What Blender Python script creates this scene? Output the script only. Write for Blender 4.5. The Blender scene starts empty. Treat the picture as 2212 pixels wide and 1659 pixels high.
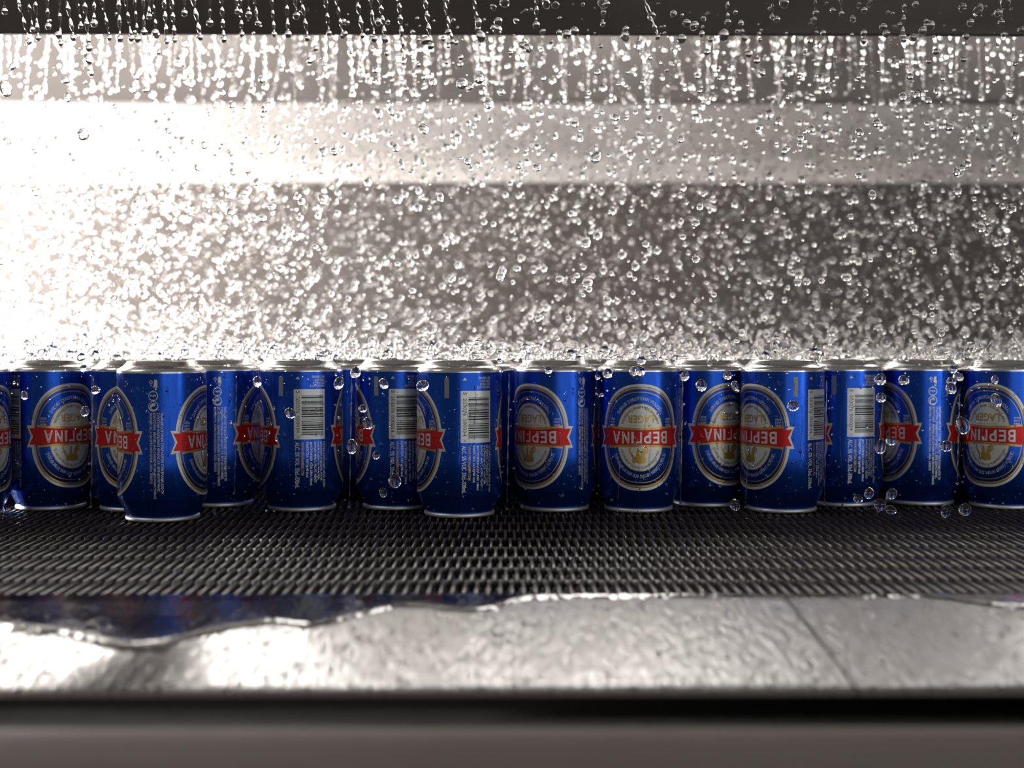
import bpy, bmesh, math, random
import numpy as np
from mathutils import Vector, Matrix, Euler

SC = bpy.context.scene
COL = SC.collection
rnd = random.Random(11)
nrg = np.random.default_rng(7)
PI = math.pi

# ------------------------------------------------------------------ camera
FPX, W, H = 2800.0, 2212.0, 1659.0
CAM_Z = 0.132
cam_d = bpy.data.cameras.new('camera')
cam = bpy.data.objects.new('camera', cam_d)
COL.objects.link(cam)
cam_d.sensor_fit = 'HORIZONTAL'
cam_d.sensor_width = 36.0
cam_d.lens = FPX / W * 36.0
cam_d.clip_start, cam_d.clip_end = 0.02, 50
pitch = math.atan(84.5 / FPX)
yaw = math.atan(21.0 / FPX)
cam.location = (0, 0, CAM_Z)
cam.rotation_euler = (PI / 2 - pitch, 0, -yaw)
cam_d.dof.use_dof = True
cam_d.dof.focus_distance = 0.968
cam_d.dof.aperture_fstop = cam_d.lens / 8.5
SC.camera = cam
_R = Euler(cam.rotation_euler).to_matrix()


def at(px, py, y):
    """the point at depth y (metres away from the camera) seen at photo pixel px, py"""
    d = _R @ Vector(((px - W / 2) / FPX, -(py - H / 2) / FPX, -1.0))
    s = y / d.y
    return Vector((d.x * s, y, CAM_Z + d.z * s))


# ------------------------------------------------------------------ world, lamps, exposure
wd = bpy.data.worlds.new('hall')
SC.world = wd
wd.use_nodes = True
wd.node_tree.nodes['Background'].inputs[0].default_value = (1.0, 0.94, 0.90, 1)
wd.node_tree.nodes['Background'].inputs[1].default_value = 0.12


def area(name, loc, aim, sx, sy, power, colr=(1, 1, 1)):
    l = bpy.data.lights.new(name, 'AREA')
    l.shape = 'RECTANGLE'
    l.size, l.size_y, l.energy, l.color = sx, sy, power, colr
    o = bpy.data.objects.new(name, l)
    COL.objects.link(o)
    o.location = loc
    o.rotation_euler = (Vector(aim) - Vector(loc)).to_track_quat('-Z', 'Y').to_euler()
    return o


area('tunnel_end_lamp', (-1.27, 2.58, 0.30), (-0.50, 1.0, 0.25), 0.62, 0.40, 95, (1.0, 0.955, 0.915))
area('ceiling_wash_lamp', (-2.35, 2.0, 0.05), (0.7, 2.35, 0.50), 0.50, 0.40, 230, (1.0, 0.955, 0.915))
area('beam_fill_lamp', (-1.30, 1.42, 0.72), (-0.1, 1.9, 0.50), 0.30, 0.20, 9, (1.0, 0.955, 0.915))  # hidden lamp added to brighten the second beam and its streams
for lx, pw in ((-1.0, 4.8), (-0.45, 3.6), (0.15, 2.2), (0.75, 1.4)):
    area('drop_fill_lamp', (lx, 1.82, 0.72), (lx + 0.05, 1.30, 0.2), 0.20, 0.18, pw, (1.0, 0.96, 0.92))  # lamps added out of sight to make the drops shine
area('hall_strip_lamp', (0.95, 0.30, 0.12), (0.0, 1.0, 0.06), 0.05, 0.5, 1.0, (0.95, 0.97, 1.0))
area('front_fill_lamp', (0.75, -0.55, 0.20), (0.0, 1.0, 0.06), 1.3, 0.7, 3.4, (0.97, 0.98, 1.0))  # unseen broad fill added to brighten the can fronts
area('plate_fill_lamp', (-0.95, 0.62, 0.75), (-0.15, 0.62, 0.0), 0.36, 0.30, 1.9, (1.0, 0.98, 0.96))  # unseen lamp added to brighten the plates and belt from the left

SC.view_settings.view_transform = 'Standard'
SC.view_settings.look = 'None'
SC.view_settings.exposure = 0.0
SC.view_settings.gamma = 1.0
SC.view_settings.use_curve_mapping = False
SC.cycles.max_bounces = 12
SC.cycles.transmission_bounces = 10
SC.cycles.glossy_bounces = 5
SC.cycles.diffuse_bounces = 3
SC.cycles.transparent_max_bounces = 8
SC.cycles.sample_clamp_indirect = 25.0
SC.cycles.blur_glossy = 0.5


# ------------------------------------------------------------------ materials
def mat(name, color, rough=0.5, metal=0.0, spec=0.5, trans=0.0, ior=1.45):
    m = bpy.data.materials.new(name)
    m.use_nodes = True
    b = m.node_tree.nodes['Principled BSDF']
    b.inputs['Base Color'].default_value = (*color, 1)
    b.inputs['Roughness'].default_value = rough
    b.inputs['Metallic'].default_value = metal
    b.inputs['Specular IOR Level'].default_value = spec
    b.inputs['Transmission Weight'].default_value = trans
    b.inputs['IOR'].default_value = ior
    return m


def noise_rough(m, scale=(40, 40, 40), lo=0.2, hi=0.45, bump=0.0, dist=0.001, tint=None, detail=4):
    nt = m.node_tree
    b = nt.nodes['Principled BSDF']
    tc = nt.nodes.new('ShaderNodeTexCoord')
    mp = nt.nodes.new('ShaderNodeMapping')
    mp.inputs['Scale'].default_value = scale
    nz = nt.nodes.new('ShaderNodeTexNoise')
    nz.inputs['Detail'].default_value = detail
    nz.inputs['Scale'].default_value = 1.0
    nt.links.new(tc.outputs['Object'], mp.inputs['Vector'])
    nt.links.new(mp.outputs['Vector'], nz.inputs['Vector'])
    mr = nt.nodes.new('ShaderNodeMapRange')
    mr.inputs['From Min'].default_value, mr.inputs['From Max'].default_value = 0.3, 0.7
    mr.inputs['To Min'].default_value, mr.inputs['To Max'].default_value = lo, hi
    nt.links.new(nz.outputs['Fac'], mr.inputs['Value'])
    nt.links.new(mr.outputs['Result'], b.inputs['Roughness'])
    if bump:
        bp = nt.nodes.new('ShaderNodeBump')
        bp.inputs['Strength'].default_value = bump
        bp.inputs['Distance'].default_value = dist
        nt.links.new(nz.outputs['Fac'], bp.inputs['Height'])
        nt.links.new(bp.outputs['Normal'], b.inputs['Normal'])
        nt.links.new(bp.outputs['Normal'], b.inputs['Coat Normal'])
    if tint:
        mx = nt.nodes.new('ShaderNodeMix')
        mx.data_type = 'RGBA'
        mx.inputs['A'].default_value = (*tint[0], 1)
        mx.inputs['B'].default_value = (*tint[1], 1)
        nt.links.new(nz.outputs['Fac'], mx.inputs['Factor'])
        nt.links.new(mx.outputs['Result'], b.inputs['Base Color'])
    return m


M = {}
M['blue'] = noise_rough(mat('blue_can_lacquer', (0.012, 0.075, 0.46), 0.3, 0.85), (300, 300, 60), 0.24, 0.33)
M['alu'] = noise_rough(mat('bare_aluminium', (0.78, 0.76, 0.73), 0.25, 1.0), (30, 30, 900), 0.18, 0.32)
M['seam'] = mat('dull_seam_aluminium', (0.80, 0.79, 0.74), 0.48, 0.85)
M['cream'] = mat('cream_print', (0.66, 0.67, 0.62), 0.38, 0.5)
M['gold'] = mat('gold_print', (0.52, 0.34, 0.07), 0.30, 0.7)
M['red'] = mat('red_print', (0.56, 0.014, 0.016), 0.36, 0.5)
M['white'] = mat('pale_print', (0.68, 0.70, 0.69), 0.38, 0.5)
M['black'] = mat('black_print', (0.012, 0.012, 0.012), 0.4)
M['greyink'] = mat('grey_print', (0.26, 0.27, 0.27), 0.4, 0.3)
M['belt'] = noise_rough(mat('dark_belt_plastic', (0.050, 0.044, 0.041), 0.32), (90, 90, 90), 0.22, 0.42,
                        tint=((0.032, 0.028, 0.026), (0.054, 0.043, 0.036)))
M['rod'] = noise_rough(mat('brown_belt_rod', (0.050, 0.030, 0.020), 0.35), (60, 60, 60), 0.25, 0.5)
M['steel'] = noise_rough(mat('stainless_steel', (0.62, 0.59, 0.57), 0.3, 0.75), (6, 6, 6), 0.30, 0.42)
M['wetsteel'] = noise_rough(mat('wet_stainless_steel', (0.245, 0.228, 0.217), 0.3, 0.8), (430, 75, 60), 0.24, 0.42, bump=0.8, dist=0.0011, detail=5)
M['wetsteel'].node_tree.nodes['Principled BSDF'].inputs['Coat Weight'].default_value = 1.0
M['wetsteel'].node_tree.nodes['Principled BSDF'].inputs['Coat IOR'].default_value = 1.33
M['wetsteel'].node_tree.nodes['Principled BSDF'].inputs['Coat Roughness'].default_value = 0.06
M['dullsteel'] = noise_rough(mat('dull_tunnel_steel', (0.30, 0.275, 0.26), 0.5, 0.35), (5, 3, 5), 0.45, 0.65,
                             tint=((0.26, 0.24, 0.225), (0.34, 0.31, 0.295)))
M['wallsteel'] = noise_rough(mat('shaded_wall_steel', (0.10, 0.088, 0.081), 0.5, 0.2), (5, 3, 5), 0.45, 0.65,  # base colour darkened to stand for the weaker light on this wall
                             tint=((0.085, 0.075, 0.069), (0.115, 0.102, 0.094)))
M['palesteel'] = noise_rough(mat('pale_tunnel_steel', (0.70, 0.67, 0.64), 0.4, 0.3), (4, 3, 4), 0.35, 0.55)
M['beam'] = noise_rough(mat('dark_beam_steel', (0.070, 0.057, 0.050), 0.5, 0.2), (8, 40, 40), 0.38, 0.55)
M['rail'] = noise_rough(mat('grey_rail_paint', (0.20, 0.172, 0.158), 0.8, 0.0, 0.12), (8, 40, 40), 0.7, 0.9)
M['dark'] = mat('dark_sump', (0.012, 0.010, 0.010), 0.6)


def water_mat(name, bump_scale=None, bump=0.0):
    m = bpy.data.materials.new(name)
    m.use_nodes = True
    nt = m.node_tree
    nt.nodes.clear()
    out = nt.nodes.new('ShaderNodeOutputMaterial')
    g = nt.nodes.new('ShaderNodeBsdfGlass')
    g.inputs['IOR'].default_value = 1.333
    g.inputs['Roughness'].default_value = 0.0
    nt.links.new(g.outputs[0], out.inputs['Surface'])
    if bump_scale:
        tc = nt.nodes.new('ShaderNodeTexCoord')
        mp = nt.nodes.new('ShaderNodeMapping')
        mp.inputs['Scale'].default_value = bump_scale
        nz = nt.nodes.new('ShaderNodeTexNoise')
        nz.inputs['Scale'].default_value = 1.0
        nz.inputs['Detail'].default_value = 3.0
        bp = nt.nodes.new('ShaderNodeBump')
        bp.inputs['Strength'].default_value = bump
        bp.inputs['Distance'].default_value = 0.002
        nt.links.new(tc.outputs['Object'], mp.inputs['Vector'])
        nt.links.new(mp.outputs['Vector'], nz.inputs['Vector'])
        nt.links.new(nz.outputs['Fac'], bp.inputs['Height'])
        nt.links.new(bp.outputs['Normal'], g.inputs['Normal'])
    return m


M['water'] = water_mat('clear_water')
M['film'] = water_mat('running_water', (170, 60, 60), 0.35)


# ------------------------------------------------------------------ helpers
def link(o, parent=None):
    COL.objects.link(o)
    if parent:
        o.parent = parent
    return o


def tag(o, label=None, cat=None, group=None, kind=None):
    if label: o['label'] = label
    if cat: o['category'] = cat
    if group: o['group'] = group
    if kind: o['kind'] = kind
    return o


def empty(name, loc=(0, 0, 0)):
    o = bpy.data.objects.new(name, None)
    o.empty_display_size = 0.01
    o.location = loc
    return link(o)


def mesh(name, verts, faces, mats, smooth=False, midx=None):
    me = bpy.data.meshes.new(name)
    me.from_pydata([tuple(v) for v in verts], [], faces)
    for m in (mats if isinstance(mats, (list, tuple)) else [mats]):
        me.materials.append(m)
    if midx is not None:
        me.polygons.foreach_set('material_index', midx)
    if smooth:
        me.polygons.foreach_set('use_smooth', [True] * len(me.polygons))
    me.update()
    return me


def tri_mesh(name, V, F, m):
    """big smooth triangle mesh straight from numpy arrays"""
    me = bpy.data.meshes.new(name)
    nv, nf = len(V), len(F)
    me.vertices.add(nv)
    me.vertices.foreach_set('co', np.asarray(V, np.float32).ravel())
    me.loops.add(nf * 3)
    me.loops.foreach_set('vertex_index', np.asarray(F, np.int32).ravel())
    me.polygons.add(nf)
    me.polygons.foreach_set('loop_start', np.arange(0, nf * 3, 3, dtype=np.int32))
    me.polygons.foreach_set('loop_total', np.full(nf, 3, np.int32))
    me.polygons.foreach_set('use_smooth', np.ones(nf, bool))
    me.materials.append(m)
    me.update(calc_edges=True)
    me.validate()
    return me


def ob(name, me, parent=None):
    return link(bpy.data.objects.new(name, me), parent)


def lathe(profile, n=96, close=False):
    """profile [(r, z)...] -> verts, faces"""
    V, F = [], []
    for r, z in profile:
        for k in range(n):
            a = 2 * PI * k / n
            V.append((r * math.sin(a), -r * math.cos(a), z))
    for i in range(len(profile) - 1):
        for k in range(n):
            k2 = (k + 1) % n
            F.append((i * n + k, i * n + k2, (i + 1) * n + k2, (i + 1) * n + k))
    return V, F


def box_bm(bm, x0, x1, y0, y1, z0, z1):
    vs = [bm.verts.new(p) for p in ((x0, y0, z0), (x1, y0, z0), (x1, y1, z0), (x0, y1, z0),
                                    (x0, y0, z1), (x1, y0, z1), (x1, y1, z1), (x0, y1, z1))]
    for f in ((0, 3, 2, 1), (4, 5, 6, 7), (0, 1, 5, 4), (1, 2, 6, 5), (2, 3, 7, 6), (3, 0, 4, 7)):
        bm.faces.new([vs[i] for i in f])


def box(name, x0, x1, y0, y1, z0, z1, m, bevel=0.0, parent=None):
    bm = bmesh.new()
    box_bm(bm, x0, x1, y0, y1, z0, z1)
    if bevel:
        bmesh.ops.bevel(bm, geom=bm.edges[:], offset=bevel, segments=3, profile=0.5, affect='EDGES')
    me = bpy.data.meshes.new(name)
    bm.to_mesh(me)
    bm.free()
    me.materials.append(m)
    if bevel:
        me.polygons.foreach_set('use_smooth', [True] * len(me.polygons))
    return ob(name, me, parent)


def extrude_profile(name, prof, x0, x1, m, smooth=True, parent=None):
    """closed (y, z) outline swept along x"""
    n = len(prof)
    V = [(x0, y, z) for y, z in prof] + [(x1, y, z) for y, z in prof]
    F = [(i, (i + 1) % n, n + (i + 1) % n, n + i) for i in range(n)]
    F += [tuple(range(n - 1, -1, -1)), tuple(range(n, 2 * n))]
    me = mesh(name, V, F, m)
    bm = bmesh.new()
    bm.from_mesh(me)
    bmesh.ops.recalc_face_normals(bm, faces=bm.faces[:])
    bm.to_mesh(me)
    bm.free()
    if smooth:
        me.polygons.foreach_set('use_smooth', [True] * len(me.polygons))
        me.set_sharp_from_angle(angle=math.radians(40))
    return ob(name, me, parent)


# ------------------------------------------------------------------ the tunnel: walls, ceiling, beams
def structure(o):
    o['kind'] = 'structure'
    return o


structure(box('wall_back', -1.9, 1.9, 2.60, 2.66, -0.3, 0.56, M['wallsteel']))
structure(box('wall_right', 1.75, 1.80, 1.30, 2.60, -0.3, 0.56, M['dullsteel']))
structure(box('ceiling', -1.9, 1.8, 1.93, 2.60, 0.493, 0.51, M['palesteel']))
structure(box('floor', -2.4, 2.4, 0.0, 2.8, -0.36, -0.33, M['dark']))
structure(box('trim_1', -1.9, 1.8, 1.170, 1.177, 0.410, 0.86, M['beam'], 0.002))
structure(box('trim_2', -1.9, 1.8, 1.90, 1.93, 0.487, 0.90, M['dullsteel'], 0.004))
cv = [(2.48, 0.4955), (2.48, 0.4925)] + [(2.564 + 0.036 * math.sin(math.radians(a)), 0.4565 + 0.036 * math.cos(math.radians(a))) for a in range(0, 91, 9)] + [(2.604, 0.4565), (2.604, 0.4955)]
structure(extrude_profile('trim_3', cv, -1.9, 1.8, M['palesteel']))

# ------------------------------------------------------------------ conveyor belt
belt = tag(empty('conveyor_belt', (0, 0.68, 0)), 'dark brown plastic conveyor belt of raised ribs under the blue cans', 'conveyor belt')
P_X, P_Y, Y0 = 0.0064, 0.0405, 0.6845


def rib_shape():
    """rounded bar with nosed ends, 44 mm long, top at z = 0"""
    sec = [(-0.00105, -0.0050), (-0.00100, -0.0010), (-0.00055, -0.0002), (0.00055, -0.0002), (0.00100, -0.0010), (0.00105, -0.0050)]
    st = [(-0.0015, 0.55, -0.0012), (0.0006, 1.0, 0.0002), (0.038, 1.0, 0.0002), (0.0425, 0.6, -0.0016)]
    V = [(x * w, y, z + dz) for y, w, dz in st for x, z in sec]
    F, n = [], len(sec)
    for i in range(len(st) - 1):
        for k in range(n - 1):
            F.append((i * n + k, i * n + k + 1, (i + 1) * n + k + 1, (i + 1) * n + k))
    F.append(tuple(range(n - 1, -1, -1)))
    F.append(tuple(range((len(st) - 1) * n, len(st) * n)))
    return V, F


rv, rf = rib_shape()
rf = [tuple(reversed(f)) for f in rf]
rib_me = mesh('belt_rib', rv, rf, M['belt'], True)
cells = []
for r in range(15):
    y = Y0 + r * P_Y
    half = (y + 0.03) * 1130 / FPX + 0.05
    n = int(half / P_X) + 1
    for k in range(-n, n + 1):
        x = (k + (0.5 if r % 2 else 0.0)) * P_X - 0.001
        cells.append((y, x))
for y, x in cells[:300]:
    o = ob('belt_rib', rib_me, belt)
    o.location = (x, y - 0.68, nrg.normal(0, 0.00012))
V, F = [], []
for y, x in cells[300:]:
    b = len(V)
    dz = nrg.normal(0, 0.00012)
    V += [(vx + x, vy + y - 0.68, vz + dz) for vx, vy, vz in rv]
    F += [tuple(i + b for i in f) for f in rf]
tag(ob('belt_ribs', mesh('belt_ribs', V, F, M['belt'], True), belt), kind='stuff')
# hinge rods with their knuckles between the ribs, one for every row in view
for r in range(15):
    half = 0.62
    V, F = [], []
    seg = 8
    for sx in (-half, half):
        for k in range(seg):
            a = 2 * PI * k / seg
            V.append((sx, 0.0021 * math.cos(a), 0.0021 * math.sin(a)))
    F = [(k, (k + 1) % seg, seg + (k + 1) % seg, seg + k) for k in range(seg)]
    F += [tuple(range(seg)), tuple(range(2 * seg - 1, seg - 1, -1))]
    if r == 0:
        rod_me = mesh('hinge_rod', V, F, M['rod'], True)
    o = ob('hinge_rod', rod_me, belt)
    o.location = (0, Y0 + r * P_Y + 0.016 - 0.68, -0.0052)
V, F = [], []
for r in range(12):
    y = Y0 + r * P_Y
    n = int((y * 1130 / FPX + 0.03) / P_X)
    for k in range(-n, n + 1):
        x = (k + (0.0 if r % 2 else 0.5)) * P_X - 0.001
        b = len(V)
        for dy, w, z in ((0.006, 0.0008, -0.006), (0.010, 0.0013, -0.0032), (0.020, 0.0013, -0.0034), (0.026, 0.0007, -0.006)):
            V += [(x - w, y + dy - 0.68, z), (x + w, y + dy - 0.68, z)]
        for i in range(3):
            F.append((b + 2 * i, b + 2 * i + 1, b + 2 * i + 3, b + 2 * i + 2))
tag(ob('belt_knuckles', mesh('belt_knuckles', V, F, M['rod'], True), belt), kind='stuff')
o = box('belt_bed', -1.7, 1.7, 0.006, 1.90, -0.020, -0.0095, M['dark'], 0, belt)

# ------------------------------------------------------------------ drip plates in front, rail, water film on them
PY1, PY0 = 0.682, 0.5385


rail = extrude_profile('front_rail', [(0.484, -0.030), (0.482, -0.018), (0.475, -0.0095), (0.462, -0.0055), (0.447, -0.0055), (0.42, -0.0115), (0.39, -0.020), (0.38, -0.03), (0.38, -0.07), (0.478, -0.07)],
                       -1.2, 1.2, M['rail'])
tag(rail, 'blurred dark steel rail along the bottom edge nearest the viewer', 'rail')

# water standing level against the belt, then running down the plate in a thin film
bx = np.array([-400, 0, 60, 150, 220, 300, 360, 420, 480, 540, 600, 640, 690, 740, 800, 860, 920, 980, 1040, 1085, 1120, 1300, 1700, 1900, 2100, 2212, 2700])
by = np.array([1360, 1350, 1358, 1362, 1375, 1392, 1399, 1388, 1362, 1352, 1341, 1350, 1356, 1338, 1318, 1308, 1312, 1318, 1322, 1310, 1293, 1289, 1288, 1288, 1290, 1312, 1330])
NX, NY = 420, 110
xs = np.linspace(-0.42, 0.42, NX)
ys = np.linspace(PY1 + 0.0015, PY0 - 0.001, NY)
X, Y = np.meshgrid(xs, ys)
pxs = xs / 0.62 * FPX + 1085
edge = np.interp(pxs, bx, by)
edge = np.convolve(np.pad(edge, 4, mode='edge'), np.ones(9) / 9, 'valid')
eY = np.minimum((CAM_Z + 0.001) * FPX / (edge - 745), PY1 + 0.001)


def edge_y(x):
    return np.interp(np.asarray(x) / 0.62 * FPX + 1085, pxs, eY)


def plate_z(x, y):
    e = edge_y(x)
    q = np.clip((e - y) / (e - PY0), 0, 1)
    return -0.0009 - 0.0118 * q ** 1.15


lvl = 0.0002
film = plate_z(X, Y) - 0.0003
t = np.clip((Y - (eY[None, :] - 0.009)) / 0.012, 0, 1)
t = t * t * (3 - 2 * t)
# the left plate is cut along a curve to show the added dark trough
SEAM = 0.1492


def plate(x0, x1, lab):
    n, m = 150, 14
    V, F = [], []
    for i in range(n + 1):
        x = x0 + (x1 - x0) * i / n
        yb = min(PY1, float(edge_y(x)) + 0.001) if x < 0.02 else PY1
        ring = [(x, yb + (PY0 - yb) * k / m, float(plate_z(x, yb + (PY0 - yb) * k / m))) for k in range(m + 1)]
        zf = ring[-1][2]
        ring += [(x, PY0 - 0.0012, zf - 0.0007), (x, PY0 - 0.0012, zf - 0.0022), (x, PY0, zf - 0.003), (x, yb, ring[0][2] - 0.003)]
        V += ring
    r = m + 5
    for i in range(n):
        for k in range(r):
            F.append((i * r + k, i * r + (k + 1) % r, (i + 1) * r + (k + 1) % r, (i + 1) * r + k))
    F += [tuple(range(r - 1, -1, -1)), tuple(range(n * r, n * r + r))]
    me = mesh('drip_plate', V, F, M['wetsteel'])
    bm = bmesh.new()
    bm.from_mesh(me)
    bmesh.ops.recalc_face_normals(bm, faces=bm.faces[:])
    bm.to_mesh(me)
    bm.free()
    me.polygons.foreach_set('use_smooth', [True] * len(me.polygons))
    me.set_sharp_from_angle(angle=math.radians(40))
    return tag(ob('drip_plate', me), lab, 'metal plate')


plate(-0.62, SEAM - 0.0007, 'wide wet steel drip plate left of the diagonal seam')
plate(SEAM + 0.0007, 0.62, 'wet steel drip plate right of the diagonal seam')
tag(box('dark_backing', -0.62, 0.62, 0.600, 0.683, -0.054, -0.050, M['dark'], 0.001),  # dark sheet added so the standing water looks dark
    'added dark trough under the standing water before the front edge of the belt', 'backing')

rip = np.zeros_like(X)
for k in range(46):
    kx, ky = nrg.normal(0, 620), nrg.normal(0, 260)
    rip += nrg.uniform(0.3, 1) * np.sin(kx * X + ky * Y + nrg.uniform(0, 6.28)) / (1 + 0.0022 * math.hypot(kx, ky))
rip /= rip.std()
calm = 0.10 + 0.90 * (1 - t)
Zf = film * (1 - t) + lvl * t + rip * calm * 0.00016
idx = np.arange(NX * NY).reshape(NY, NX)
a, b, c, d = idx[:-1, :-1].ravel(), idx[:-1, 1:].ravel(), idx[1:, 1:].ravel(), idx[1:, :-1].ravel()
F = np.concatenate([np.stack([a, d, c], 1), np.stack([a, c, b], 1)])
deep = (t > 0.004).ravel()
F = F[deep[F].any(1)]
keep = np.unique(F)
new = np.zeros(NX * NY, np.int64)
new[keep] = np.arange(len(keep))
F = new[F]
wf = ob('water_film', tri_mesh('water_film', np.stack([X.ravel(), Y.ravel(), Zf.ravel()], 1)[keep], F, M['film']))
tag(wf, 'level sheet of water standing against the belt on the left drip plate', 'water', kind='stuff')

# ------------------------------------------------------------------ beer cans
CR = 0.033
BODY = [(0.0262, 0.0032), (0.0270, 0.0048), (0.0282, 0.0072), (0.0297, 0.0105), (0.0312, 0.0136), (0.03245, 0.0164), (0.0330, 0.0172),
        (0.0330, 0.045), (0.0330, 0.078), (0.0330, 0.1085), (0.0330, 0.1110)]
CUP = [(0.0330, 0.1110), (0.0329, 0.1124), (0.0324, 0.1137), (0.0313, 0.1146), (0.0300, 0.1152), (0.0288, 0.1159), (0.0277, 0.1167), (0.0268, 0.1178),
       (0.0260, 0.1186), (0.0255, 0.1194), (0.0249, 0.1199), (0.0243, 0.1199), (0.0238, 0.1194), (0.0230, 0.1175), (0.0214, 0.1150),
       (0.0170, 0.1125), (0.0100, 0.1108), (0.0004, 0.1102)]
SEAM_R = [(0.0004, 0.0030), (0.0236, 0.0030), (0.0250, 0.0002), (0.0258, 0.0), (0.0272, 0.0004), (0.0276, 0.0012), (0.0275, 0.0026), (0.0270, 0.0033), (0.0262, 0.0034)]


def lathe_me(name, prof, m, n=96):
    v, f = lathe(prof, n)
    return mesh(name, v, f, m, True)


body_me = lathe_me('body', BODY, M['blue'])
body_me.set_sharp_from_angle(angle=math.radians(35))
cup_me = lathe_me('base_cup', CUP, M['alu'])
seam_me = lathe_me('seam_rim', SEAM_R, M['seam'])

# ---- flat print, drawn in mm as (u round the can, v up the can), then wrapped
PM = [M['cream'], M['gold'], M['red'], M['white'], M['black'], M['greyink']]
CREAM, GOLD, RED, WHITE, BLACK, GREY = range(6)
_glyph = {}


def glyph_mesh(s, bold):
    key = (s, bold)
    if key in _glyph:
        return _glyph[key]
    cu = bpy.data.curves.new('t', 'FONT')
    cu.body = s
    cu.resolution_u = 2
    cu.offset = bold
    o = bpy.data.objects.new('t', cu)
    COL.objects.link(o)
    dg = bpy.context.evaluated_depsgraph_get()
    me = bpy.data.meshes.new_from_object(o.evaluated_get(dg))
    v = np.array([x.co[:2] for x in me.vertices]) if len(me.vertices) else np.zeros((0, 2))
    f = [tuple(p.vertices) for p in me.polygons]
    bpy.data.objects.remove(o)
    bpy.data.curves.remove(cu)
    bpy.data.meshes.remove(me)
    _glyph[key] = (v, f)
    return _glyph[key]


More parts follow.
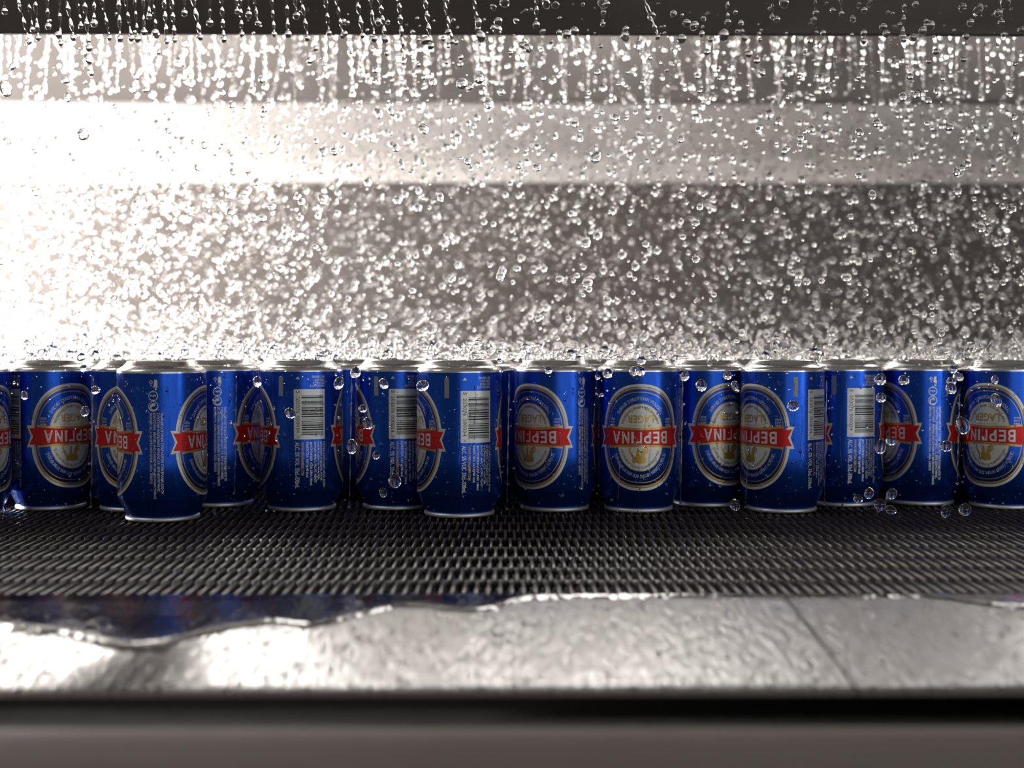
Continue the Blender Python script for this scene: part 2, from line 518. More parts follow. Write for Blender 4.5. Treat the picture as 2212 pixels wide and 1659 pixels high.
class Print:
    def __init__(s):
        s.v, s.f, s.m = [], [], []      # v = (u, v, lift)

    def add(s, pts, faces, m, lift):
        b = len(s.v)
        s.v += [(p[0], p[1], lift) for p in pts]
        s.f += [tuple(i + b for i in f) for f in faces]
        s.m += [m] * len(faces)

    def poly(s, pts, m, lift):
        """polygon, cut into 2 mm strips so that it bends with the can"""
        bm = bmesh.new()
        bm.faces.new([bm.verts.new((p[0], p[1], 0)) for p in pts])
        bmesh.ops.triangulate(bm, faces=bm.faces[:])
        us = [p[0] for p in pts]
        k = math.ceil(min(us) / 2.0)
        while k * 2.0 < max(us):
            bmesh.ops.bisect_plane(bm, geom=bm.verts[:] + bm.edges[:] + bm.faces[:], plane_co=(k * 2.0 + 1e-4, 0, 0), plane_no=(1, 0, 0))
            k += 1
        bmesh.ops.recalc_face_normals(bm, faces=bm.faces[:])
        bm.verts.index_update()
        flip = bm.faces[:] and bm.faces[0].normal.z < 0
        s.add([v.co[:2] for v in bm.verts], [tuple(v.index for v in (reversed(f.verts[:]) if flip else f.verts)) for f in bm.faces], m, lift)
        bm.free()

    def ring(s, ao, bo, ai, bi, m, lift, n=96, cu=0, cv=0, a0=0, a1=360, sup=0):
        pts, F = [], []
        full = a1 - a0 >= 360
        cnt = n if full else n + 1
        for k in range(cnt):
            t = math.radians(a0 + (a1 - a0) * k / n)
            sx, sy = math.sin(t), math.cos(t)
            if sup:
                sx = math.copysign(abs(sx) ** sup, sx)
                sy = math.copysign(abs(sy) ** sup, sy)
            pts += [(cu + ao * sx, cv + bo * sy), (cu + ai * sx, cv + bi * sy)]
        for k in range(n):
            j = (k + 1) % cnt
            F.append((2 * k, 2 * k + 1, 2 * j + 1, 2 * j))
        s.add(pts, F, m, lift)

    def disc(s, a, b, m, lift, n=72, cu=0, cv=0, sup=1.0):
        f = lambda q: math.copysign(abs(q) ** sup, q)
        s.poly([(cu + a * f(math.cos(2 * PI * k / n)), cv + b * f(math.sin(2 * PI * k / n))) for k in range(n)], m, lift)

    def text(s, string, cu, cv, height, width, m, lift, rot=0, bold=0.03, align='c'):
        """one line, cap height and total width in mm, turned by rot about its middle (or start)"""
        v, f = glyph_mesh(string, bold)
        lo, hi = v.min(0), v.max(0)
        sx = width / (hi[0] - lo[0])
        sy = height / 0.70
        x = (v[:, 0] - (lo[0] + hi[0]) / 2) * sx if align == 'c' else (v[:, 0] - lo[0]) * sx
        y = (v[:, 1] - 0.35) * sy
        if height > 2.6:                 # large letters are cut into narrow strips so that they bend with the can
            bm = bmesh.new()
            bv_ = [bm.verts.new((p, q, 0)) for p, q in zip(x, y)]
            for t_ in f:
                bm.faces.new([bv_[i] for i in t_])
            for ax, w_ in ((0, x), (1, y)):
                if (ax == 1) == (abs(rot) == 90):
                    k = math.ceil(w_.min())
                    while k < w_.max():
                        bmesh.ops.bisect_plane(bm, geom=bm.verts[:] + bm.edges[:] + bm.faces[:], plane_co=(k + 1e-4,) * 3, plane_no=(1 - ax, ax, 0))
                        k += 1
            bm.verts.index_update()
            x, y = np.array([v_.co.x for v_ in bm.verts]), np.array([v_.co.y for v_ in bm.verts])
            f = [tuple(v_.index for v_ in t_.verts) for t_ in bm.faces]
            bm.free()
        ca, sa = math.cos(math.radians(rot)), math.sin(math.radians(rot))
        s.add(np.stack([cu + x * ca - y * sa, cv + x * sa + y * ca], 1), f, m, lift)

    def arc_text(s, string, a, b, height, span, m, lift, top=True, wscale=0.62, bold=0.02):
        """letters along an ellipse about (0, 0), span degrees wide, centred on top or bottom"""
        sy = height / 0.70
        adv = []
        for ch in string:
            if ch == ' ':
                adv.append(0.32)
            else:
                v, f = glyph_mesh(ch, bold)
                adv.append((v[:, 0].max() - v[:, 0].min()) + 0.14)
        tot = sum(adv)
        # arc length table
        T = np.radians(np.linspace(-span / 2, span / 2, 400))
        E = np.stack([a * np.sin(T), b * np.cos(T)], 1) if top else np.stack([a * np.sin(T), -b * np.cos(T)], 1)
        L = np.concatenate([[0], np.cumsum(np.linalg.norm(np.diff(E, axis=0), axis=1))])
        k = L[-1] / tot
        pos = 0.0
        for ch, ad in zip(string, adv):
            if ch != ' ':
                v, f = glyph_mesh(ch, bold)
                l = (pos + ad / 2) * k
                i = min(int(np.searchsorted(L, l)), 398)
                p, tn = E[i], E[i + 1] - E[i]
                tn = tn / np.linalg.norm(tn)
                nn = np.array([-tn[1], tn[0]])
                x = (v[:, 0] - (v[:, 0].min() + v[:, 0].max()) / 2) * k
                y = (v[:, 1] - 0.35) * sy
                s.add(p + x[:, None] * tn + y[:, None] * nn, f, m, lift)
            pos += ad

    def build(s, name, cu=0.0, cv=0.0, flip=False):
        """wrap onto the can: middle at cu mm round and cv mm up"""
        V = []
        for u, v, lift in s.v:
            if flip:
                u, v = -u, -v
            r = CR + lift * 1e-5
            th = (u + cu) * 1e-3 / CR
            V.append((r * math.sin(th), -r * math.cos(th), (v + cv) * 1e-3))
        used = sorted(set(s.m))
        me = mesh(name, V, s.f, [PM[i] for i in used], True, [used.index(i) for i in s.m])
        return me


EC = 59.9
OVA, OVB = 32.8, 41.6
em = Print()
em.ring(OVA, OVB, OVA - 1.9, OVB - 2.0, CREAM, 4, sup=0.87)
em.ring(OVA - 2.2, OVB - 2.4, OVA - 3.2, OVB - 3.9, GOLD, 4, sup=0.87)
em.ring(OVA - 4.7, OVB - 6.0, OVA - 5.2, OVB - 6.6, GOLD, 4, sup=0.87)
em.disc(18.9, 26.5, GOLD, 4, sup=0.92)
em.disc(18.3, 25.8, CREAM, 7, sup=0.92)
em.arc_text('ΕΚΛΕΚΤΗ ΞΑΝΘΙΑ ΜΠΥΡΑ ΑΠΟ 100% ΒΥΝΗ ΘΡΑΚΗΣ', 22.4, 30.4, 2.5, 130, WHITE, 7, True, bold=0.0)
em.arc_text('ΖΥΘΟΠΟΙΙΑ ΜΑΚΕΔΟΝΙΑΣ ΘΡΑΚΗΣ', 22.4, 30.4, 2.5, 106, WHITE, 7, False, bold=0.0)
em.arc_text('ΓΝΗΣΙΑ ΕΛΛΗΝΙΚΗ ΜΠΥΡΑ ΠΟΥ ΠΑΡΑΓΕΤΑΙ ΑΠΟ ΤΗΝ ΠΗΓΗ ΤΗΣ', 16.3, 23.7, 1.8, 128, BLACK, 10, True, bold=0.03)
em.arc_text('ΖΥΜΩΜΕΝΗ ΜΕ ΓΝΩΣΗ & ΜΕΡΑΚΙ ΣΤΗΝ ΚΟΜΟΤΗΝΗ', 16.3, 23.7, 1.8, 128, BLACK, 10, False, bold=0.03)
em.text('LAGER', 0, -14.1, 5.9, 21.0, GOLD, 10, bold=0.025)
em.text('PREMIUM QUALITY', 0, -9.0, 1.1, 19, GOLD, 10, bold=0.0)
for sx in (-1, 1):
    for k, w in enumerate(('BEER', 'LAGER', 'BEER')):
        em.text(w, sx * 23.3, -9.4 - 2.3 * k, 1.5, 4.6, WHITE, 7, bold=0.0)
# gold lion above the ribbon
for pts in ([(-4.2, 7.6), (-3.7, 8.3), (-1.8, 12.5), (-1.5, 15.8), (-2.6, 16.2), (-4.3, 12.4), (-4.9, 9.0)],
            [(-4.0, 16.0), (-2.9, 14.4), (-0.5, 14.2), (1.2, 15.0), (4.6, 14.8), (6.4, 17.2), (6.2, 19.6), (4.8, 20.4), (3.4, 19.6), (1.0, 20.6), (-1.6, 20.2), (-4.0, 19.8), (-4.4, 17.6)],
            [(7.6, 8.0), (8.6, 8.0), (9.0, 11.0), (7.2, 14.2), (6.0, 16.6), (4.8, 15.4), (6.6, 12.4), (8.0, 10.6)]):
    em.poly([(u - 0.0, v) for u, v in pts], GOLD, 10)
em.poly([(1.4, 8.6), (2.4, 8.2), (3.0, 11.0), (3.4, 15.2), (0.6, 15.2), (0.9, 11.4)], GOLD, 13)
em.poly([(-4.6, 8.8), (-3.6, 7.4), (-1.2, 9.6), (-0.4, 13.0), (-0.2, 15.4), (-2.0, 15.4), (-2.2, 12.6), (-3.2, 10.4)], GOLD, 13)
em.ring(2.0, 2.6, 1.1, 1.6, GOLD, 10, 24, -4.3, 10.2)
em_me = em.build('oval_emblem', 0, EC, True)

rb = Print()


def band(v0, v1, u0, u1, m, lift, n=28):
    pts = [(u0 + (u1 - u0) * k / n, v0(u0 + (u1 - u0) * k / n)) for k in range(n + 1)]
    pts += [(u0 + (u1 - u0) * k / n, v1(u0 + (u1 - u0) * k / n)) for k in range(n, -1, -1)]
    b = n + 1
    rb.add(pts, [(k, k + 1, 2 * b - 2 - k, 2 * b - 1 - k) for k in range(n)], m, lift)


ed = lambda u: 5.75 + 1.55 * (u / 27.5) ** 2
for sx in (-1, 1):
    rb.poly([(sx * u, v) for u, v in ((30.6, -8.6), (36.2, -8.6), (33.0, 0), (36.2, 8.6), (30.6, 8.6), (29.2, 0))], CREAM, 10)
    rb.poly([(sx * u, v) for u, v in ((26.5, -6.5), (34.3, -6.5), (31.1, 0), (34.3, 6.5), (26.5, 6.5))], RED, 13)
band(lambda u: -ed(u) - 1.7, lambda u: -ed(u) - 0.1, -27.8, 27.8, GOLD, 13)
band(lambda u: ed(u) + 0.1, lambda u: ed(u) + 1.7, -27.8, 27.8, GOLD, 13)
band(lambda u: -ed(u), ed, -27.6, 27.6, RED, 16)
lt = Print()
hx = 'ΒΕΡΓΙΝΑ'
lw = [5.6, 5.2, 5.6, 4.6, 1.9, 5.8, 6.4]
gap = (45.0 - sum(lw)) / 6
u = -22.5
for ch, w in zip(hx, lw):
    lt.text(ch, u + w / 2, 0, 7.9 + 0.9 * abs(u + w / 2) / 22.5, w, WHITE, 20, bold=0.024)
    u += w + gap
rib_label_me = rb.build('ribbon', 0, EC, True)
letter_me = lt.build('lettering', 0, EC, True)

D2M = CR * 1e3 * PI / 180          # mm per degree round the can
inf = Print()
c0 = 62.5                          # right tip of the ribbon, degrees
U = lambda deg: (c0 + deg) * D2M
for deg, txt, z1 in ((25.0, 'ΠΑΡΑΣΚΕΥΑΖΕΤΑΙ ΚΑΙ ΣΥΣΚΕΥΑΖΕΤΑΙ ΣΤΗΝ ΕΛΛΑΔΑ ΑΠΟ ΤΗ', 22.3), (20.4, 'ΖΥΘΟΠΟΙΙΑ ΜΑΚΕΔΟΝΙΑΣ ΘΡΑΚΗΣ Α.Ε., ΒΙΠΕ ΚΟΜΟΤΗΝΗΣ,', 23.4),
                     (15.8, 'ΚΟΜΟΤΗΝΗ - BREWED AND CANNED BY MACEDONIAN THRACE', 18.4), (11.2, 'BREWERY SA, KOMOTINI INDUSTRIAL AREA, GREECE', 29.8)):
    inf.text(txt, U(deg), 81.9, 1.75, 81.9 - z1, WHITE, 5, -90, 0.012, 'l')
uc = U(14.5)
inf.ring(3.5, 3.7, 2.9, 3.1, WHITE, 5, 40, uc, 94.4, 12, 168)
inf.ring(3.5, 3.7, 2.9, 3.1, WHITE, 5, 40, uc, 94.4, 192, 348)
inf.poly([(uc - 1.1, 97.2), (uc + 0.1, 98.9), (uc + 1.0, 97.0)], WHITE, 5)
inf.poly([(uc - 1.0, 91.8), (uc + 0.1, 89.9), (uc + 1.1, 91.6)], WHITE, 5)
inf.text('alu', uc, 94.3, 1.9, 4.2, WHITE, 5, 180, 0.02)
inf.ring(3.6, 3.8, 3.1, 3.3, WHITE, 5, 48, uc, 86.8)
inf.poly([(uc - 2.6, 86.0), (uc - 2.2, 87.8), (uc - 0.8, 89.0), (uc + 0.8, 89.3), (uc + 1.8, 87.8), (uc + 0.6, 86.6), (uc + 0.3, 87.2), (uc - 1.2, 86.2),
          (uc - 1.4, 84.8), (uc + 0.2, 84.3), (uc + 1.8, 84.8), (uc + 2.9, 86.2), (uc + 3.1, 85.0), (uc + 1.6, 83.6), (uc - 0.6, 83.3), (uc - 2.2, 84.2)], WHITE, 5)
inf.poly([(uc + 0.9, 106.3), (uc + 2.9, 106.3), (uc + 3.2, 102.2), (uc + 3.0, 100.4), (uc + 0.6, 100.4), (uc - 0.8, 101.2), (uc - 0.9, 100.6), (uc + 0.4, 102.0)], WHITE, 5)
inf.disc(0.8, 0.8, WHITE, 5, 16, uc + 1.9, 99.4)
inf.ring(1.5, 1.7, 0.9, 0.9, WHITE, 5, 4, uc - 1.6, 104.6)
inf.disc(0.45, 0.45, WHITE, 5, 12, uc - 1.5, 102.2)
info_me = inf.build('information_panel')

bc = Print()
B0 = 62.5 + 36 + 125               # right tip of the second ribbon
Ub = lambda deg: (B0 + deg) * D2M
u0, u1 = Ub(20.0), Ub(63.5)
bc.poly([(u0, 57.9), (u1, 57.9), (u1, 97.2), (u0, 97.2)], WHITE, 5)
z = 92.4
br = random.Random(4)
while z > 61.5:
    w = br.choice((0.33, 0.33, 0.66, 0.99, 1.2))
    bc.poly([(u0 + 6.0, z - w), (u1 - 1.6 + 0.6 * (br.random() < 0.9), z - w), (u1 - 1.6, z), (u0 + 6.0, z)], BLACK, 8)
    z -= w + br.choice((0.33, 0.33, 0.66, 0.7))
bc.text('5', u0 + 3.3, 95.2, 2.8, 1.9, BLACK, 8, -90, 0.0)
bc.text('203076', u0 + 3.3, 85.0, 2.8, 13.2, BLACK, 8, -90, 0.0)
bc.text('000034', u0 + 3.3, 69.8, 2.8, 13.2, BLACK, 8, -90, 0.0)
bc.text('>', u0 + 3.3, 59.6, 2.6, 1.7, BLACK, 8, -90, 0.0)
for deg, txt, z0, z1, h, m in ((24.5, 'ALC. 5% VOL. 33cL-330mL', 55.8, 19.6, 3.3, WHITE), (31.5, 'WWW.VERGINABEER.COM', 55.8, 29.6, 2.0, GOLD),
                               (38.0, 'ΕΝΕΡΓΕΙΑ 167 kJ/40 kcal', 55.8, 28.0, 1.8, WHITE), (43.2, 'ΔΙΑΤΡΟΦΙΚΗ ΑΞΙΑ ΑΝΑ 100ml:', 55.8, 21.6, 1.8, WHITE),
                               (49.0, 'BARLEY MALT, HOPS, YEAST', 55.8, 23.5, 1.7, WHITE), (53.6, 'INGREDIENTS: WATER,', 55.8, 25.5, 1.5, WHITE),
                               (57.6, 'ΚΡΙΘΑΡΙΟΥ, ΛΥΚΙΣΚΟΣ, ΜΑΓΙΑ', 55.8, 25.0, 1.5, WHITE), (62.0, 'ΜΠΥΡΑ-ΣΥΣΤΑΤΙΚΑ: ΝΕΡΟ, ΒΥΝΗ', 55.8, 19.9, 1.8, WHITE)):
    bc.text(txt, Ub(deg), z0, h, z0 - z1, m, 5, -90, 0.02 if h > 3 else 0.012, 'l')
for k, (txt, w) in enumerate((('BEST BEFORE:', 10.8), ('ΠΡΙΝ ΑΠΟ /', 9.2), ('ΠΡΟΤΙΜΗΣΗ', 9.4), ('ΑΝΑΛΩΣΗ ΚΑΤΑ', 12.2))):
    bc.text(txt, u1 - w / 2 - 0.2, 107.0 - 2.35 * k, 1.7, w, WHITE, 5, 180, 0.012)
ut = Ub(25.5)
bc.poly([(ut - 1.6, 105.2), (ut + 1.6, 105.2), (ut, 107.4)], WHITE, 5)
bc.poly([(Ub(-1.5), 91.9), (Ub(4.8), 91.9), (Ub(4.8), 107.1), (Ub(-1.5), 107.1)], GREY, 5)
bar_me = bc.build('barcode_panel')
SECOND = math.radians(161.0)


def make_can(x, y, rot, full=True):
    root = empty('beer_can', (x, y, 0))
    root.rotation_euler = (0, 0, rot)
    ob('body', body_me, root)
    ob('base_cup', cup_me, root)
    if not full:
        return root
    ob('seam_rim', seam_me, root)
    for k in range(2):
        e = ob('oval_emblem', em_me, root)
        e.rotation_euler = (0, 0, SECOND * k)
        ob('ribbon', rib_label_me, e)
        ob('lettering', letter_me, e)
    ob('information_panel', info_me, root)
    ob('barcode_panel', bar_me, root)
    return root


front = [
    (-72, 1.012, 39, 'blue beer can cut off by the left edge, half an oval badge showing', 'the can at the left edge'),
    (110, 1.056, 31, 'blue beer can second from the left edge, wide oval badge with red ribbon', 'the second can from the left'),
    (291, 1.048, -3, 'blue beer can mostly hidden behind the foremost can, half an oval badge showing', 'the can behind the foremost can'),
    (351, 0.987, -88, 'foremost blue beer can, recycling marks and columns of white text facing the viewer', 'the foremost can'),
    (474, 1.077, -79.5, 'strip of blue beer can with text columns, right of the foremost can', 'the text strip right of the foremost can'),
    (651.5, 1.048, -93, 'blue beer can with a whole barcode panel, leftmost of the barcode cans', 'the leftmost barcode can'),
    (856, 1.056, -92.7, 'blue beer can whose barcode is half covered by the near middle can', 'the half covered barcode can'),
    (992, 1.010, -80.7, 'near blue beer can in the middle with a whole barcode panel', 'the near middle barcode can'),
    (1199, 1.045, -37.6, 'blue beer can right of the middle barcode can, oval badge turned left', 'the can right of the middle barcode can'),
    (1380, 1.040, 2.5, 'blue beer can whose whole oval badge and red ribbon face the viewer squarely', 'the can with the whole oval badge'),
    (1527, 1.074, 36, 'blue beer can set back, its oval badge cut off by the can on its right', 'the set back can with a cut badge'),
    (1691, 1.035, -46, 'near blue beer can on the right, oval badge left and barcode at right edge', 'the near can on the right'),
    (1822, 1.075, -76, 'blue beer can set back on the right, rightmost of the whole barcodes', 'the rightmost barcode can'),
    (1991, 1.083, -60, 'blue beer can second from the right edge, recycling marks and text columns', 'the second can from the right'),
    (2175, 1.058, -25, 'blue beer can cut off by the right edge, large oval badge', 'the can at the right edge'),
]


def nth(k):
    return '%d%s' % (k, 'th' if 10 < k % 100 < 14 else {1: 'st', 2: 'nd', 3: 'rd'}.get(k % 10, 'th'))


placed = []
for px, y, a, lab, short in front:
    if px in (651.5, 856, 992, 1691, 1822):      # these show the barcode right of an oval: the second oval
        a -= 161
    x = (px - 1085) / FPX * y
    c = make_can(x, y, math.radians(a) - math.atan2(x, y))
    tag(c, lab, 'can', 'blue beer cans in the front row')
    placed.append((x, y))
for x, y, a, sd in ((-0.492, 1.03, 80, 'left'), (0.482, 1.075, 10, 'right')):
    c = make_can(x, y, math.radians(a))
    tag(c, 'blue beer can just beyond the picture at the %s end of the front row' % sd, 'can', 'blue beer cans beyond the picture edges')
    placed.append((x, y))
c = make_can(-0.019, 1.090, math.radians(60), False)
tag(c, 'blue beer can in the dark gap right of the near middle barcode can', 'can', 'blue beer cans in the rows behind')
placed.append((-0.019, 1.090))
row = 0
yy = 1.128
while yy < 1.66:
    half = yy * 1106 / FPX + 0.03
    x = -half + (0.034 if row % 2 else 0.0)
    inrow = 0
    while x < half:
        for _ in range(6):
            cx, cy = x + rnd.uniform(-0.006, 0.006), yy + rnd.uniform(-0.008, 0.008)
            if all((cx - p) ** 2 + (cy - q) ** 2 > 0.0664 ** 2 for p, q in placed):
                c = make_can(cx, cy, rnd.uniform(0, 6.28), False)
                inrow += 1
                tag(c, 'blue beer can %s from the left in the %s row behind the front one' % (nth(inrow), nth(row + 1)), 'can', 'blue beer cans in the rows behind')
                placed.append((cx, cy))
                break
        x += 0.0685
    yy += 0.0585
    row += 1

# ------------------------------------------------------------------ water
def ico(sub):
    bm = bmesh.new()
    bmesh.ops.create_icosphere(bm, subdivisions=sub, radius=1.0)
    v = np.array([x.co[:] for x in bm.verts])
    f = np.array([[x.index for x in p.verts] for p in bm.faces])
    bm.free()
    return v, f


ICO = {k: ico(k) for k in (1, 2, 3, 4)}


def wobble(v, amp):
    """a sphere pushed gently out of round"""
    out = v.copy()
    for _ in range(4):
        d = nrg.normal(size=3)
        d /= np.linalg.norm(d)
        out += v * (amp * nrg.normal() * np.sin(v @ d * nrg.uniform(1.5, 3.2) + nrg.uniform(0, 6))[:, None])
    return out


def swarm(name, pts, rad, sub, amp=0.04, stretch=0.14):
    """many small drops in one mesh"""
    bv, bf = ICO[sub]
    variants = [wobble(bv, amp) for _ in range(24)]
    n = len(pts)
    V = np.empty((n, len(bv), 3), np.float32)
    for i in range(n):
        s = np.array([1, 1, 1 + abs(nrg.normal(0, stretch))]) if nrg.random() < 0.6 else 1 + nrg.normal(0, 0.12, 3)
        V[i] = variants[i % 24] * s * rad[i] + pts[i]
    F = (bf[None] + (np.arange(n) * len(bv))[:, None, None]).reshape(-1, 3)
    return ob(name, tri_mesh(name, V.reshape(-1, 3), F, M['water']))


def frame_points(n, y0, y1, py0, py1, px0=-60, px1=2272, power=1.0):
    """random points in the rain, evenly spread through the volume the picture looks into"""
    out = []
    while len(out) < n:
        k = n * 2
        y = (y0 ** 3 + (y1 ** 3 - y0 ** 3) * nrg.random(k)) ** (1 / 3)
        px, py = nrg.uniform(px0, px1, k), nrg.uniform(py0, py1, k)
        for a_, b_, c_ in zip(px, py, y):
            out.append(at(a_, b_, c_))
            if len(out) == n:
                break
    return np.array(out)


# far rain, out of focus
pts = np.concatenate([frame_points(16500, 1.15, 2.45, 225, 752), frame_points(1500, 1.20, 2.2, 95, 240), frame_points(2200, 1.15, 2.3, 660, 755)])
rad = np.clip(nrg.lognormal(math.log(0.0023), 0.36, len(pts)), 0.0008, 0.0046)
tag(swarm('rain_drops', pts, rad, 1), 'thousands of falling water drops filling the tunnel behind the cans', 'water', kind='stuff')
# nearer fine rain
pts = np.concatenate([frame_points(800, 0.95, 1.25, 20, 770), frame_points(300, 0.94, 1.2, 560, 770), frame_points(250, 0.97, 1.15, 5, 230, 740, 2240)])
rad = np.clip(nrg.lognormal(math.log(0.0010), 0.5, len(pts)), 0.0003, 0.0030)
tag(swarm('fine_drops', pts, rad, 2), 'fine sharp water drops flying in front of the dark beam and the far rain', 'water', kind='stuff')
pts = frame_points(850, 0.93, 1.0, 785, 1125)
rad = np.clip(nrg.lognormal(math.log(0.00055), 0.4, len(pts)), 0.00025, 0.0012)
tag(swarm('water_specks', pts, rad, 1), 'tiny bright specks of water flying in front of the cans', 'water', kind='stuff')

# splash on the can bases
n = 5200
px, pw = nrg.uniform(-80, 2290, n), nrg.random(n)
yy = 1.05 + 1.35 * pw ** 1.2
hz = 0.1205 + np.abs(nrg.normal(0, 1, n)) * 0.0065 * np.where(nrg.random(n) < 0.25, 2.4, 1.0)
pts = np.array([[(a_ - 1085) / FPX * b_, b_, c_] for a_, b_, c_ in zip(px, yy, hz)])
rad = np.clip(nrg.lognormal(math.log(0.0013), 0.55, n), 0.0004, 0.0042)
tag(swarm('splash_spray', pts, rad, 1, 0.16, 0.5), 'white splash of broken water over the silver can bases', 'water', kind='stuff')


def tube(path, radii, seg=10):
    """a smooth tube with closed ends, its rings level"""
    V, F = [], []
    for (x, y, z), r in zip(path, radii):
        for k in range(seg):
            a_ = 2 * PI * k / seg
            V.append((x + r * math.cos(a_), y + r * math.sin(a_), z))
    n = len(path)
    for i in range(n - 1):
        for k in range(seg):
            k2 = (k + 1) % seg
            A, B, C, D = i * seg + k, i * seg + k2, (i + 1) * seg + k2, (i + 1) * seg + k
            F += [(A, D, C), (A, C, B)]
    V.append(tuple(path[0]))
    V.append(tuple(path[-1]))
    for k in range(seg):
        k2 = (k + 1) % seg
        F += [(n * seg, k, k2), (n * seg + 1, (n - 1) * seg + k2, (n - 1) * seg + k)]
    return np.array(V), np.array(F)


# standing crowns and strings thrown up by the splash
TV, TF, base = [], [], 0
for _ in range(330):
    y = 1.03 + 0.45 * rnd.random() ** 1.4
    x = (rnd.uniform(-40, 2250) - 1085) / FPX * y
    h = rnd.uniform(0.003, 0.011) * (1 + (rnd.random() < 0.12))
    lean = rnd.uniform(-0.9, 0.9)
    path = [(x + lean * h * t_, y, 0.1190 + h * t_) for t_ in (0, 0.25, 0.5, 0.75, 0.92, 1.0)]
    r0 = rnd.uniform(0.0005, 0.0013)
    v, f = tube(path, [r0 * 1.9, r0 * 1.1, r0 * 0.7, r0 * 0.8, r0 * 1.3, r0 * 0.4], 7)
    TV.append(v)
    TF.append(f + base)
    base += len(v)
tag(ob('splash_crowns', tri_mesh('splash_crowns', np.concatenate(TV), np.concatenate(TF), M['water'])),
    'little crowns and threads of water standing up from the wet can bases', 'water', kind='stuff')

# beads and runs of water clinging to the front cans
TV, TF, base = [], [], 0
bv, bf = ICO[1]
for px, y, a, lab, short in front:
    x0 = (px - 1085) / FPX * y
    face = -math.atan2(x0, y)
    for _ in range(120):
        th = face + rnd.gauss(0, 0.75)
        z = rnd.uniform(0.018, 0.109)
        r = rnd.uniform(0.00025, 0.0009) * (1.9 if rnd.random() < 0.08 else 1)
        nrm = np.array([math.sin(th), -math.cos(th), 0])
        tn = np.array([math.cos(th), math.sin(th), 0])
        p = np.array([x0, y, 0]) + nrm * (CR + 0.0001) + np.array([0, 0, z])
        sh = 1 + abs(rnd.gauss(0, 0.35))
        v = bv[:, :1] * tn * r + bv[:, 1:2] * nrm * r * 0.55 + bv[:, 2:] * np.array([0, 0, 1]) * r * sh + p
        TV.append(v)
        TF.append(bf + base)
        base += len(v)
    for _ in range(5):
        th = face + rnd.gauss(0, 0.6)
        z1 = rnd.uniform(0.06, 0.110)
        z0 = z1 - rnd.uniform(0.015, 0.06)
        r = rnd.uniform(0.0003, 0.0006)
        path, rr = [], []
        for k in range(9):
            t_ = k / 8
            th2 = th + 0.02 * math.sin(6 * t_ + z1 * 300)
            path.append((x0 + math.sin(th2) * (CR + 0.0001), y - math.cos(th2) * (CR + 0.0001), z1 + (z0 - z1) * t_))
            rr.append(r * (0.5 + 0.5 * t_ + (0.7 if k == 7 else 0)))
        v, f = tube(path, rr, 7)
        TV.append(v)
        TF.append(f + base)
        base += len(v)
tag(ob('water_beads', tri_mesh('water_beads', np.concatenate(TV), np.concatenate(TF), M['water'])),
    'tiny beads and runs of water clinging to the sides of the front cans', 'water', kind='stuff')

# short runs and beads of water on the steel plates
TV, TF, base = [], [], 0
bv, bf = ICO[2]
for _ in range(600):
    y = rnd.uniform(PY0 + 0.002, PY1 - 0.004)
    px = rnd.uniform(-40, 2250) if rnd.random() < 0.5 else rnd.uniform(-40, 1200)
    x = (px - 1085) / FPX * y
    if abs(x - SEAM) < 0.003 or y > edge_y(x) - 0.012:
        continue
    r = rnd.uniform(0.0004, 0.0011)
    k = rnd.uniform(1.0, 5.0)
    v = bv * np.array([r, r * k, r * 0.45]) + np.array([x, y, float(plate_z(x, y)) + r * 0.15])
    TV.append(v)
    TF.append(bf + base)
    base += len(v)
tag(ob('plate_runs', tri_mesh('plate_runs', np.concatenate(TV), np.concatenate(TF), M['water'])),
    'small beads and short runs of water glinting on the wet steel drip plates', 'water', kind='stuff')

# ---- streams breaking up in front of the dark beam
near_streams = [(8, 10, 22), (38, 62, 88), (58, 70, 62), (75, 82, 80), (101, 104, 54), (128, 131, 92), (142, 158, 78), (165, 174, 54), (182, 192, 100),
                (203, 203, 46), (218, 236, 80), (256, 259, 80), (270, 283, 80), (290, 297, 80), (309, 311, 66), (322, 322, 33), (328, 338, 72), (354, 360, 88),
                (370, 377, 85), (397, 398, 25), (416, 432, 78), (453, 453, 46), (478, 483, 82), (508, 512, 22), (518, 522, 72), (534, 537, 28), (547, 556, 48),
                (586, 592, 72), (618, 622, 70), (634, 640, 30), (650, 664, 80), (702, 710, 70), (725, 740, 75), (770, 783, 75), (800, 808, 80), (820, 832, 85),
                (862, 872, 130), (918, 930, 95), (958, 976, 88), (1022, 1032, 60), (1160, 1158, 50), (1305, 1302, 50), (1390, 1420, 78), (1571, 1572, 45),
                (1672, 1668, 35), (1760, 1762, 25), (1815, 1818, 28), (1955, 1950, 75), (2163, 2163, 45)]


def stream(p0, p1, r, end, seg=12, nodes=None):
    """a falling thread of water that necks and swells and ends in a hanging drop"""
    L = (p0 - p1).length
    n = max(10, int(L / 0.0016)) if nodes is None else nodes
    ph, wl = rnd.uniform(0, 6), rnd.uniform(0.008, 0.016)
    path, rr = [], []
    for i in range(n + 1):
        t_ = i / n
        p = p0.lerp(p1, t_)
        s = t_ * L
        k = 0.72 + 0.38 * math.sin(2 * PI * s / wl + ph) + 0.15 * math.sin(2 * PI * s / (wl * 0.37) + 2 * ph)
        k *= 1.0 - 0.45 * t_
        path.append((p.x, p.y, p.z))
        rr.append(max(r * 0.16, r * k))
    c = p1
    m = 9
    for i in range(m + 1):                       # the end drop
        a_ = 0.42 + (PI - 0.42) * i / m
        path.append((c.x, c.y, c.z + end * 1.1 * (math.cos(a_)) - end * 1.0))
        rr.append(max(end * math.sin(a_), end * 0.02))
    v, f = tube(path, rr, seg)
    o = np.array(p1)
    return v - o, f, o


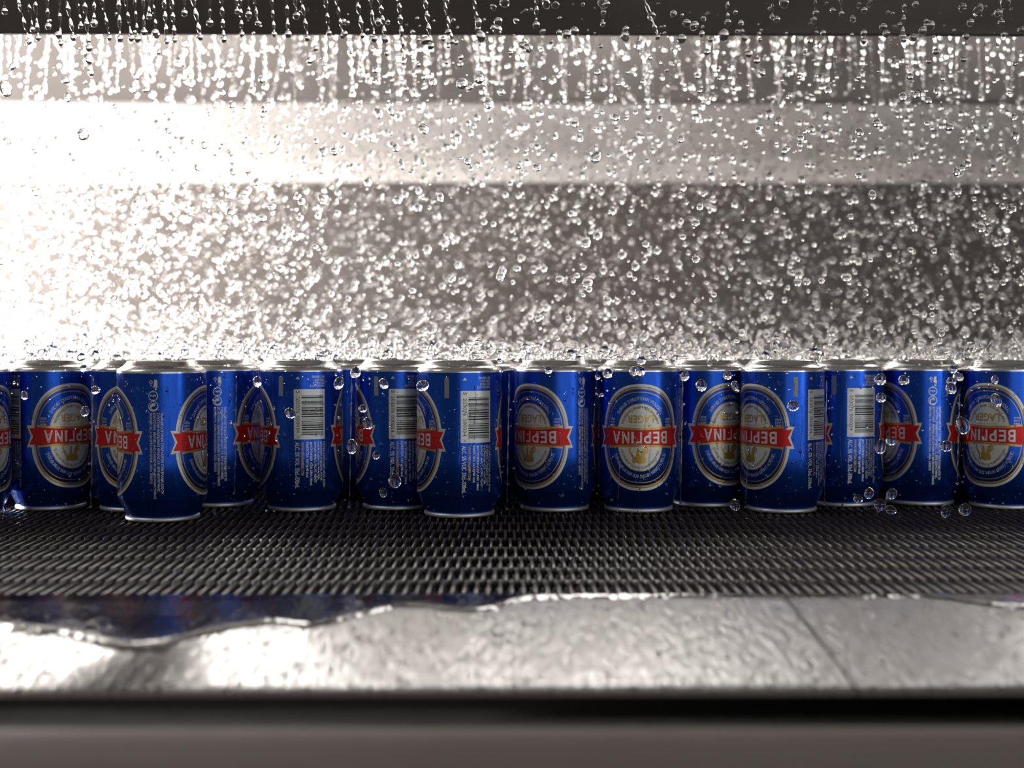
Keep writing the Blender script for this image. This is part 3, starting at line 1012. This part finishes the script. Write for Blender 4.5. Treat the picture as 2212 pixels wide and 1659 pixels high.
for x0, x1, y1 in near_streams:
    y = rnd.uniform(0.985, 1.07)
    p0 = at(x0 - (x1 - x0) * 0.6, -52, y)
    p0 += (p0 - at(x1, y1, y)) * 0.9
    p1 = at(x1, y1 - 4, y)
    v, f, o = stream(p0, p1, rnd.uniform(0.0019, 0.0030), rnd.uniform(0.0020, 0.0029))
    s = ob('water_stream', tri_mesh('water_stream', v, f, M['water']))
    s.location = o
    tag(s, 'sharp thread of water ending in a drop before the dark beam, %s from the left' % nth(1 + sum(q[1] < x1 for q in near_streams)),
        'water stream', 'water streams before the dark beam')
for k in range(160):
    px = -30 + 2280 * (k + rnd.random()) / 160
    y = rnd.uniform(1.26, 1.75)
    lean = rnd.gauss(0, 16)
    end = rnd.uniform(125, 235)
    p0 = at(px, 40, y)
    p1 = at(px + lean, end, y)
    v, f, o = stream(p0, p1, rnd.uniform(0.0019, 0.0034), rnd.uniform(0.002, 0.0034), 9, 26)
    s = ob('water_stream', tri_mesh('water_stream', v, f, M['water']))
    s.location = o
    tag(s, 'blurred thread of water falling from behind the dark beam, %s from the left' % nth(k + 1), 'water stream', 'water streams behind the dark beam')

for px, ya, yb, r, lab in ((1472, 806, 1085, 0.0006, 'thin thread of water down the gap right of the whole oval badge can'),
                           (1336, 1000, 1108, 0.0005, 'thin thread of water over the lower left of the whole oval badge can'),
                           (508, 815, 1098, 0.0005, 'thin thread of water down the gap left of the leftmost barcode can'),
                           (757, 800, 1090, 0.0007, 'thin thread of water down the dark gap between the two left barcode cans'),
                           (1097, 806, 1096, 0.0006, 'thin thread of water down the dark gap right of the near middle barcode can'),
                           (1612, 1000, 1092, 0.0005, 'thin thread of water over the lower left of the near can on the right'),
                           (2070, 850, 1040, 0.0007, 'thin thread of water down the gap before the second can from the right'),
                           (1783, 820, 1085, 0.0006, 'thin thread of water down the gap left of the rightmost barcode can'),
                           (198, 812, 1090, 0.0006, 'thin thread of water down the gap right of the second can from the left')):
    y = 0.948
    v, f, o = stream(at(px + 3, ya, y), at(px - 2, yb, y), r, r * 1.7, 8, 40)
    s = ob('water_stream', tri_mesh('water_stream', v, f, M['water']))
    s.location = o
    tag(s, lab, 'water stream', 'water threads before the cans')

# ---- single drops
drop_me = []
for k in range(14):
    v, f = ICO[3]
    drop_me.append(tri_mesh('water_drop', wobble(v, 0.05 + 0.007 * k), f, M['water']))
listed = [(732, 828, 11), (829, 829, 10), (768, 806, 12), (913, 835, 13), (627, 892, 10), (783, 882, 9), (795, 915, 10), (762, 965, 14), (812, 984, 8),
          (851, 1041, 12), (827, 1064, 9), (689, 774, 9), (555, 824, 9), (1079, 779, 6), (1233, 765, 10), (1385, 779, 11), (1316, 808, 12), (1381, 803, 11),
          (1369, 802, 9), (1184, 799, 8), (1479, 813, 9), (1517, 832, 12), (1572, 812, 9), (1590, 838, 9), (1587, 1090, 12), (1290, 815, 5), (1301, 853, 4),
          (1713, 877, 12), (1901, 820, 13), (1903, 859, 12), (1954, 823, 11), (2058, 799, 9), (2070, 814, 11), (2056, 823, 10), (2054, 840, 11), (2148, 821, 9),
          (2151, 866, 11), (2077, 923, 12), (1903, 964, 14), (1927, 953, 9), (2043, 964, 12), (1854, 1077, 10), (1877, 1066, 10), (1901, 1090, 13),
          (1925, 1103, 11), (1927, 1068, 11), (2043, 1103, 12), (2086, 1100, 13), (205, 843, 8), (184, 888, 9), (52, 855, 7), (178, 772, 9), (205, 765, 9), (180, 795, 8)]
singles = [(x, y, r, rnd.uniform(0.925, 0.955)) for x, y, r in listed]
while len(singles) < 300:
    k = len(singles)
    if k < 125:
        px, py = rnd.uniform(740, 2212), rnd.uniform(4, 92)
    elif k < 190:
        px, py = rnd.uniform(0, 2212), rnd.uniform(90, 330)
    else:
        px, py = rnd.uniform(0, 2212), rnd.uniform(250, 745)
    singles.append((px, py, min(11, max(4, rnd.lognormvariate(math.log(6.6), 0.3))), rnd.uniform(0.955, 1.09)))
for k, (px, py, r, y) in enumerate(singles):
    d = ob('water_drop', drop_me[k % 14])
    d.location = at(px, py, y)
    rr = r / FPX * y
    d.scale = (rr * rnd.uniform(0.85, 1.05), rr, rr * rnd.uniform(0.9, 1.35))
    d.rotation_euler = (rnd.uniform(-0.4, 0.4), rnd.uniform(-0.5, 0.5), rnd.uniform(0, 6.28))
    if k < len(listed):
        can = min(front, key=lambda q: abs(q[0] - px))
        mates = sorted((q[1], q[0]) for q in listed if min(front, key=lambda w: abs(w[0] - q[0])) is can)
        tag(d, 'large water drop before %s, %s from the top' % (can[4], nth(1 + mates.index((py, px)))), 'water drop', 'drops in front of the cans')
    elif py < 95:
        tag(d, 'sharp water drop before the dark beam, %s from the left' % nth(1 + sum(q[0] < px for q in singles[len(listed):] if q[1] < 95)),
            'water drop', 'drops in front of the dark beam')
    else:
        lo, hi, nm = next(z for z in ((95, 220, 'streams below the beam'), (220, 365, 'pale ceiling band'), (365, 2000, 'dark back wall')) if py < z[1])
        tag(d, 'sharp water drop before the %s, %s from the left' % (nm, nth(1 + sum(q[0] < px for q in singles[len(listed):] if lo <= q[1] < hi))),
            'water drop', 'drops before the ' + nm)
